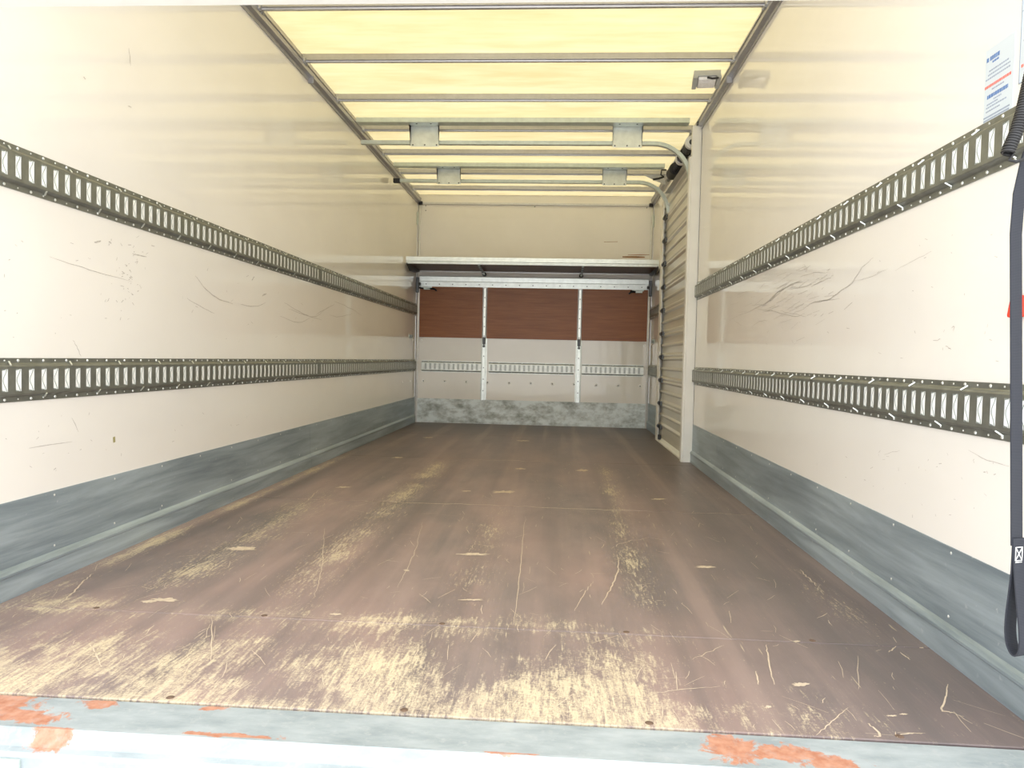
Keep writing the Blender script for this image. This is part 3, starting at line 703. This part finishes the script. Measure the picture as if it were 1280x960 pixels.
# right wall
m = MB(); off = Vector((W2, 0, 0))
for ln, wd in [([(912, 400), (930, 392), (955, 380), (968, 372), (985, 358), (1002, 350)], .003), ([(1000, 352), (985, 358), (972, 366), (962, 378)], .0026), ([(940, 381), (958, 379), (972, 366), (990, 350)], .0024),
               ([(945, 386), (970, 390), (995, 395), (1006, 392)], .0022), ([(992, 392), (1008, 384), (1018, 377), (1035, 375), (1052, 364), (1066, 352), (1078, 334), (1092, 322)], .003),
               ([(1016, 378), (1030, 376), (1050, 373)], .0018), ([(915, 398), (922, 404), (928, 408)], .002), ([(1000, 346), (1018, 341), (1032, 342)], .0018), ([(1018, 356), (1032, 350), (1042, 344)], .0018),
               ([(975, 388), (990, 392), (1008, 396)], .002), ([(1120, 338), (1150, 322), (1165, 314)], .0010), ([(1004, 330), (1008, 336), (998, 338)], .0016), ([(1066, 352), (1090, 345), (1110, 336)], .0010),
               ([(904, 398), (909, 401)], .002), ([(940, 408), (950, 402), (960, 400)], .002), ([(1190, 411), (1193, 408), (1192, 414)], .002), ([(1183, 433), (1189, 437)], .0022), ([(1167, 426), (1176, 424)], .0018),
               ([(1106, 568), (1125, 563)], .001), ([(1217, 573), (1218, 579)], .0015), ([(1210, 562), (1235, 575), (1262, 583)], .0012), ([(985, 362), (1000, 360), (1020, 352)], .0016)]:
    marks(m, [on_x(a, b, W2)-off for a, b in smooth(ln, 4, .8)], (-1, 0, 0), wd*.6)
for i in range(170):
    px, py = (rnd.gauss(990, 40), rnd.gauss(366, 17)) if i < 70 else (rnd.uniform(900, 1255), rnd.choice((rnd.uniform(290, 455), rnd.uniform(560, 650))))
    a = rnd.uniform(0, PI); l = rnd.uniform(.4, 2.4) if i >= 70 else rnd.uniform(2, 8)
    if i < 70: a = -rnd.uniform(.1, .8)
    q = [on_x(px-l*math.cos(a), py-l*math.sin(a), W2), on_x(px+l*math.cos(a), py+l*math.sin(a), W2)]
    if min(abs(v.z-zz) for v in q for zz in (Z1, Z2)) < .08 or min(v.z for v in q) < .29 or max(v.y for v in q) > 3.6: continue
    marks(m, [v-off for v in q], (-1, 0, 0), rnd.uniform(.0004, .0011), False)
tag(m.build('scuff_marks', 'scuff_grey', wr), kind='stuff')
# back wall rust streak
m = MB()
for ln, wd in [([(778, 322.6), (795, 322.8), (806, 323)], .010), ([(785, 320.2), (800, 320), (812, 320)], .004), ([(755, 304), (772, 303.6)], .003)]:
    marks(m, [on_y(a, b-1.5, D) for a, b in ln], (0, -1, 0), wd)
tag(m.build('rub_marks', 'scuff_brown', wb), kind='stuff')
# floor scratches
m = MB()
for ln, wd in [([(73, 757), (90, 742), (104, 727), (117, 717)], .004), ([(405, 660), (404, 690), (400, 722), (392, 748)], .0016), ([(528, 652), (520, 685), (508, 712), (497, 735)], .0016),
               ([(657, 645), (652, 690), (648, 735), (641, 782)], .002), ([(772, 694), (772, 715), (764, 735), (752, 756)], .0035), ([(765, 685), (780, 678), (812, 672)], .002), ([(742, 727), (730, 742), (718, 764)], .002),
               ([(958, 806), (961, 828), (968, 856)], .003), ([(1185, 856), (1182, 872), (1177, 888), (1190, 891), (1205, 896)], .0035), ([(1072, 820), (1073, 862)], .0012), ([(866, 824), (885, 816), (905, 807)], .002),
               ([(1040, 700), (1025, 690), (1012, 682)], .0016), ([(1022, 733), (1010, 722), (1000, 712)], .003), ([(945, 840), (948, 856)], .003), ([(1110, 816), (1120, 808)], .003), ([(1125, 815), (1138, 825)], .003),
               ([(1085, 904), (1100, 918), (1093, 921)], .004), ([(1120, 920), (1140, 917), (1153, 917)], .003), ([(1020, 920), (1040, 902), (1060, 885)], .002), ([(112, 806), (120, 818), (127, 834)], .003),
               ([(265, 772), (264, 830)], .002), ([(135, 800), (90, 838), (60, 850)], .0015), ([(383, 627), (390, 620), (398, 613)], .003), ([(810, 868), (850, 862), (900, 858)], .002), ([(560, 780), (500, 777), (430, 774), (340, 770)], .0016),
               ([(640, 632.5), (560, 629.5), (440, 626)], .006), ([(640, 632.5), (720, 635.5), (800, 638.5)], .006), ([(840, 640), (900, 642), (940, 643.5)], .003), ([(590, 574.5), (640, 575.8), (690, 577.2)], .006), ([(1030, 690), (1018, 680), (1004, 668)], .0010), ([(585, 690), (592, 682), (594, 676)], .0015)]:
    marks(m, [on_floor(a, b) for a, b in smooth(ln, 7, .9)], (0, 0, 1), wd*.55)
def chip(px, py, rx, ry, k=26):
    ry *= .75
    c = on_floor(px, py); n0 = len(m.v); m.v.append((c.x, c.y, .0007))
    for i in range(k):
        a = 2*PI*i/k; j = rnd.uniform(.45, 1.05); q = on_floor(px+rx*j*math.cos(a), py+ry*j*math.sin(a)); m.v.append((q.x, q.y, .0007))
    for i in range(k): m.f.append((n0, n0+1+i, n0+1+(i+1) % k))
for c in [(592, 693, 22, 3), (300, 686, 24, 4), (628, 615, 17, 2.5), (430, 609, 12, 1.5), (590, 750, 18, 1.5), (882, 709, 16, 2.2), (824, 624, 11, 1.3), (497, 572, 9, 1.2), (535, 547, 7, 1), (654, 551, 9, 1.2), (582, 614, 7, 1),
          (728, 588, 9, 2), (650, 586, 8, 1.5), (205, 750, 20, 4), (1000, 856, 14, 4), (996, 802, 6, 1.5), (1152, 810, 4, 1), (960, 884, 5, 3), (185, 752, 12, 3), (508, 713, 4, 2), (1115, 895, 8, 2), (1130, 893, 6, 1.5), (420, 768, 10, 2)]:
    chip(*c)
for i in range(420):
    x = rnd.uniform(-1.18, 1.15); y = 3.6*rnd.random()**2.0+.02; a = rnd.choice((rnd.gauss(PI/2, .35), rnd.gauss(PI/2, .35), rnd.uniform(0, PI))); l = rnd.uniform(.008, .05)
    d = Vector((math.cos(a), math.sin(a), 0))*l; p = Vector((x, y, 0))
    if (p-d).y < .01 or abs((p+d).x) > 1.2 or abs((p-d).x) > 1.2: continue
    marks(m, [p-d, p+Vector((rnd.uniform(-.004, .004), 0, 0)), p+d], (0, 0, 1), rnd.uniform(.0004, .0010))
tag(m.build('scratch_marks', 'scratch_cream', floor), kind='stuff')
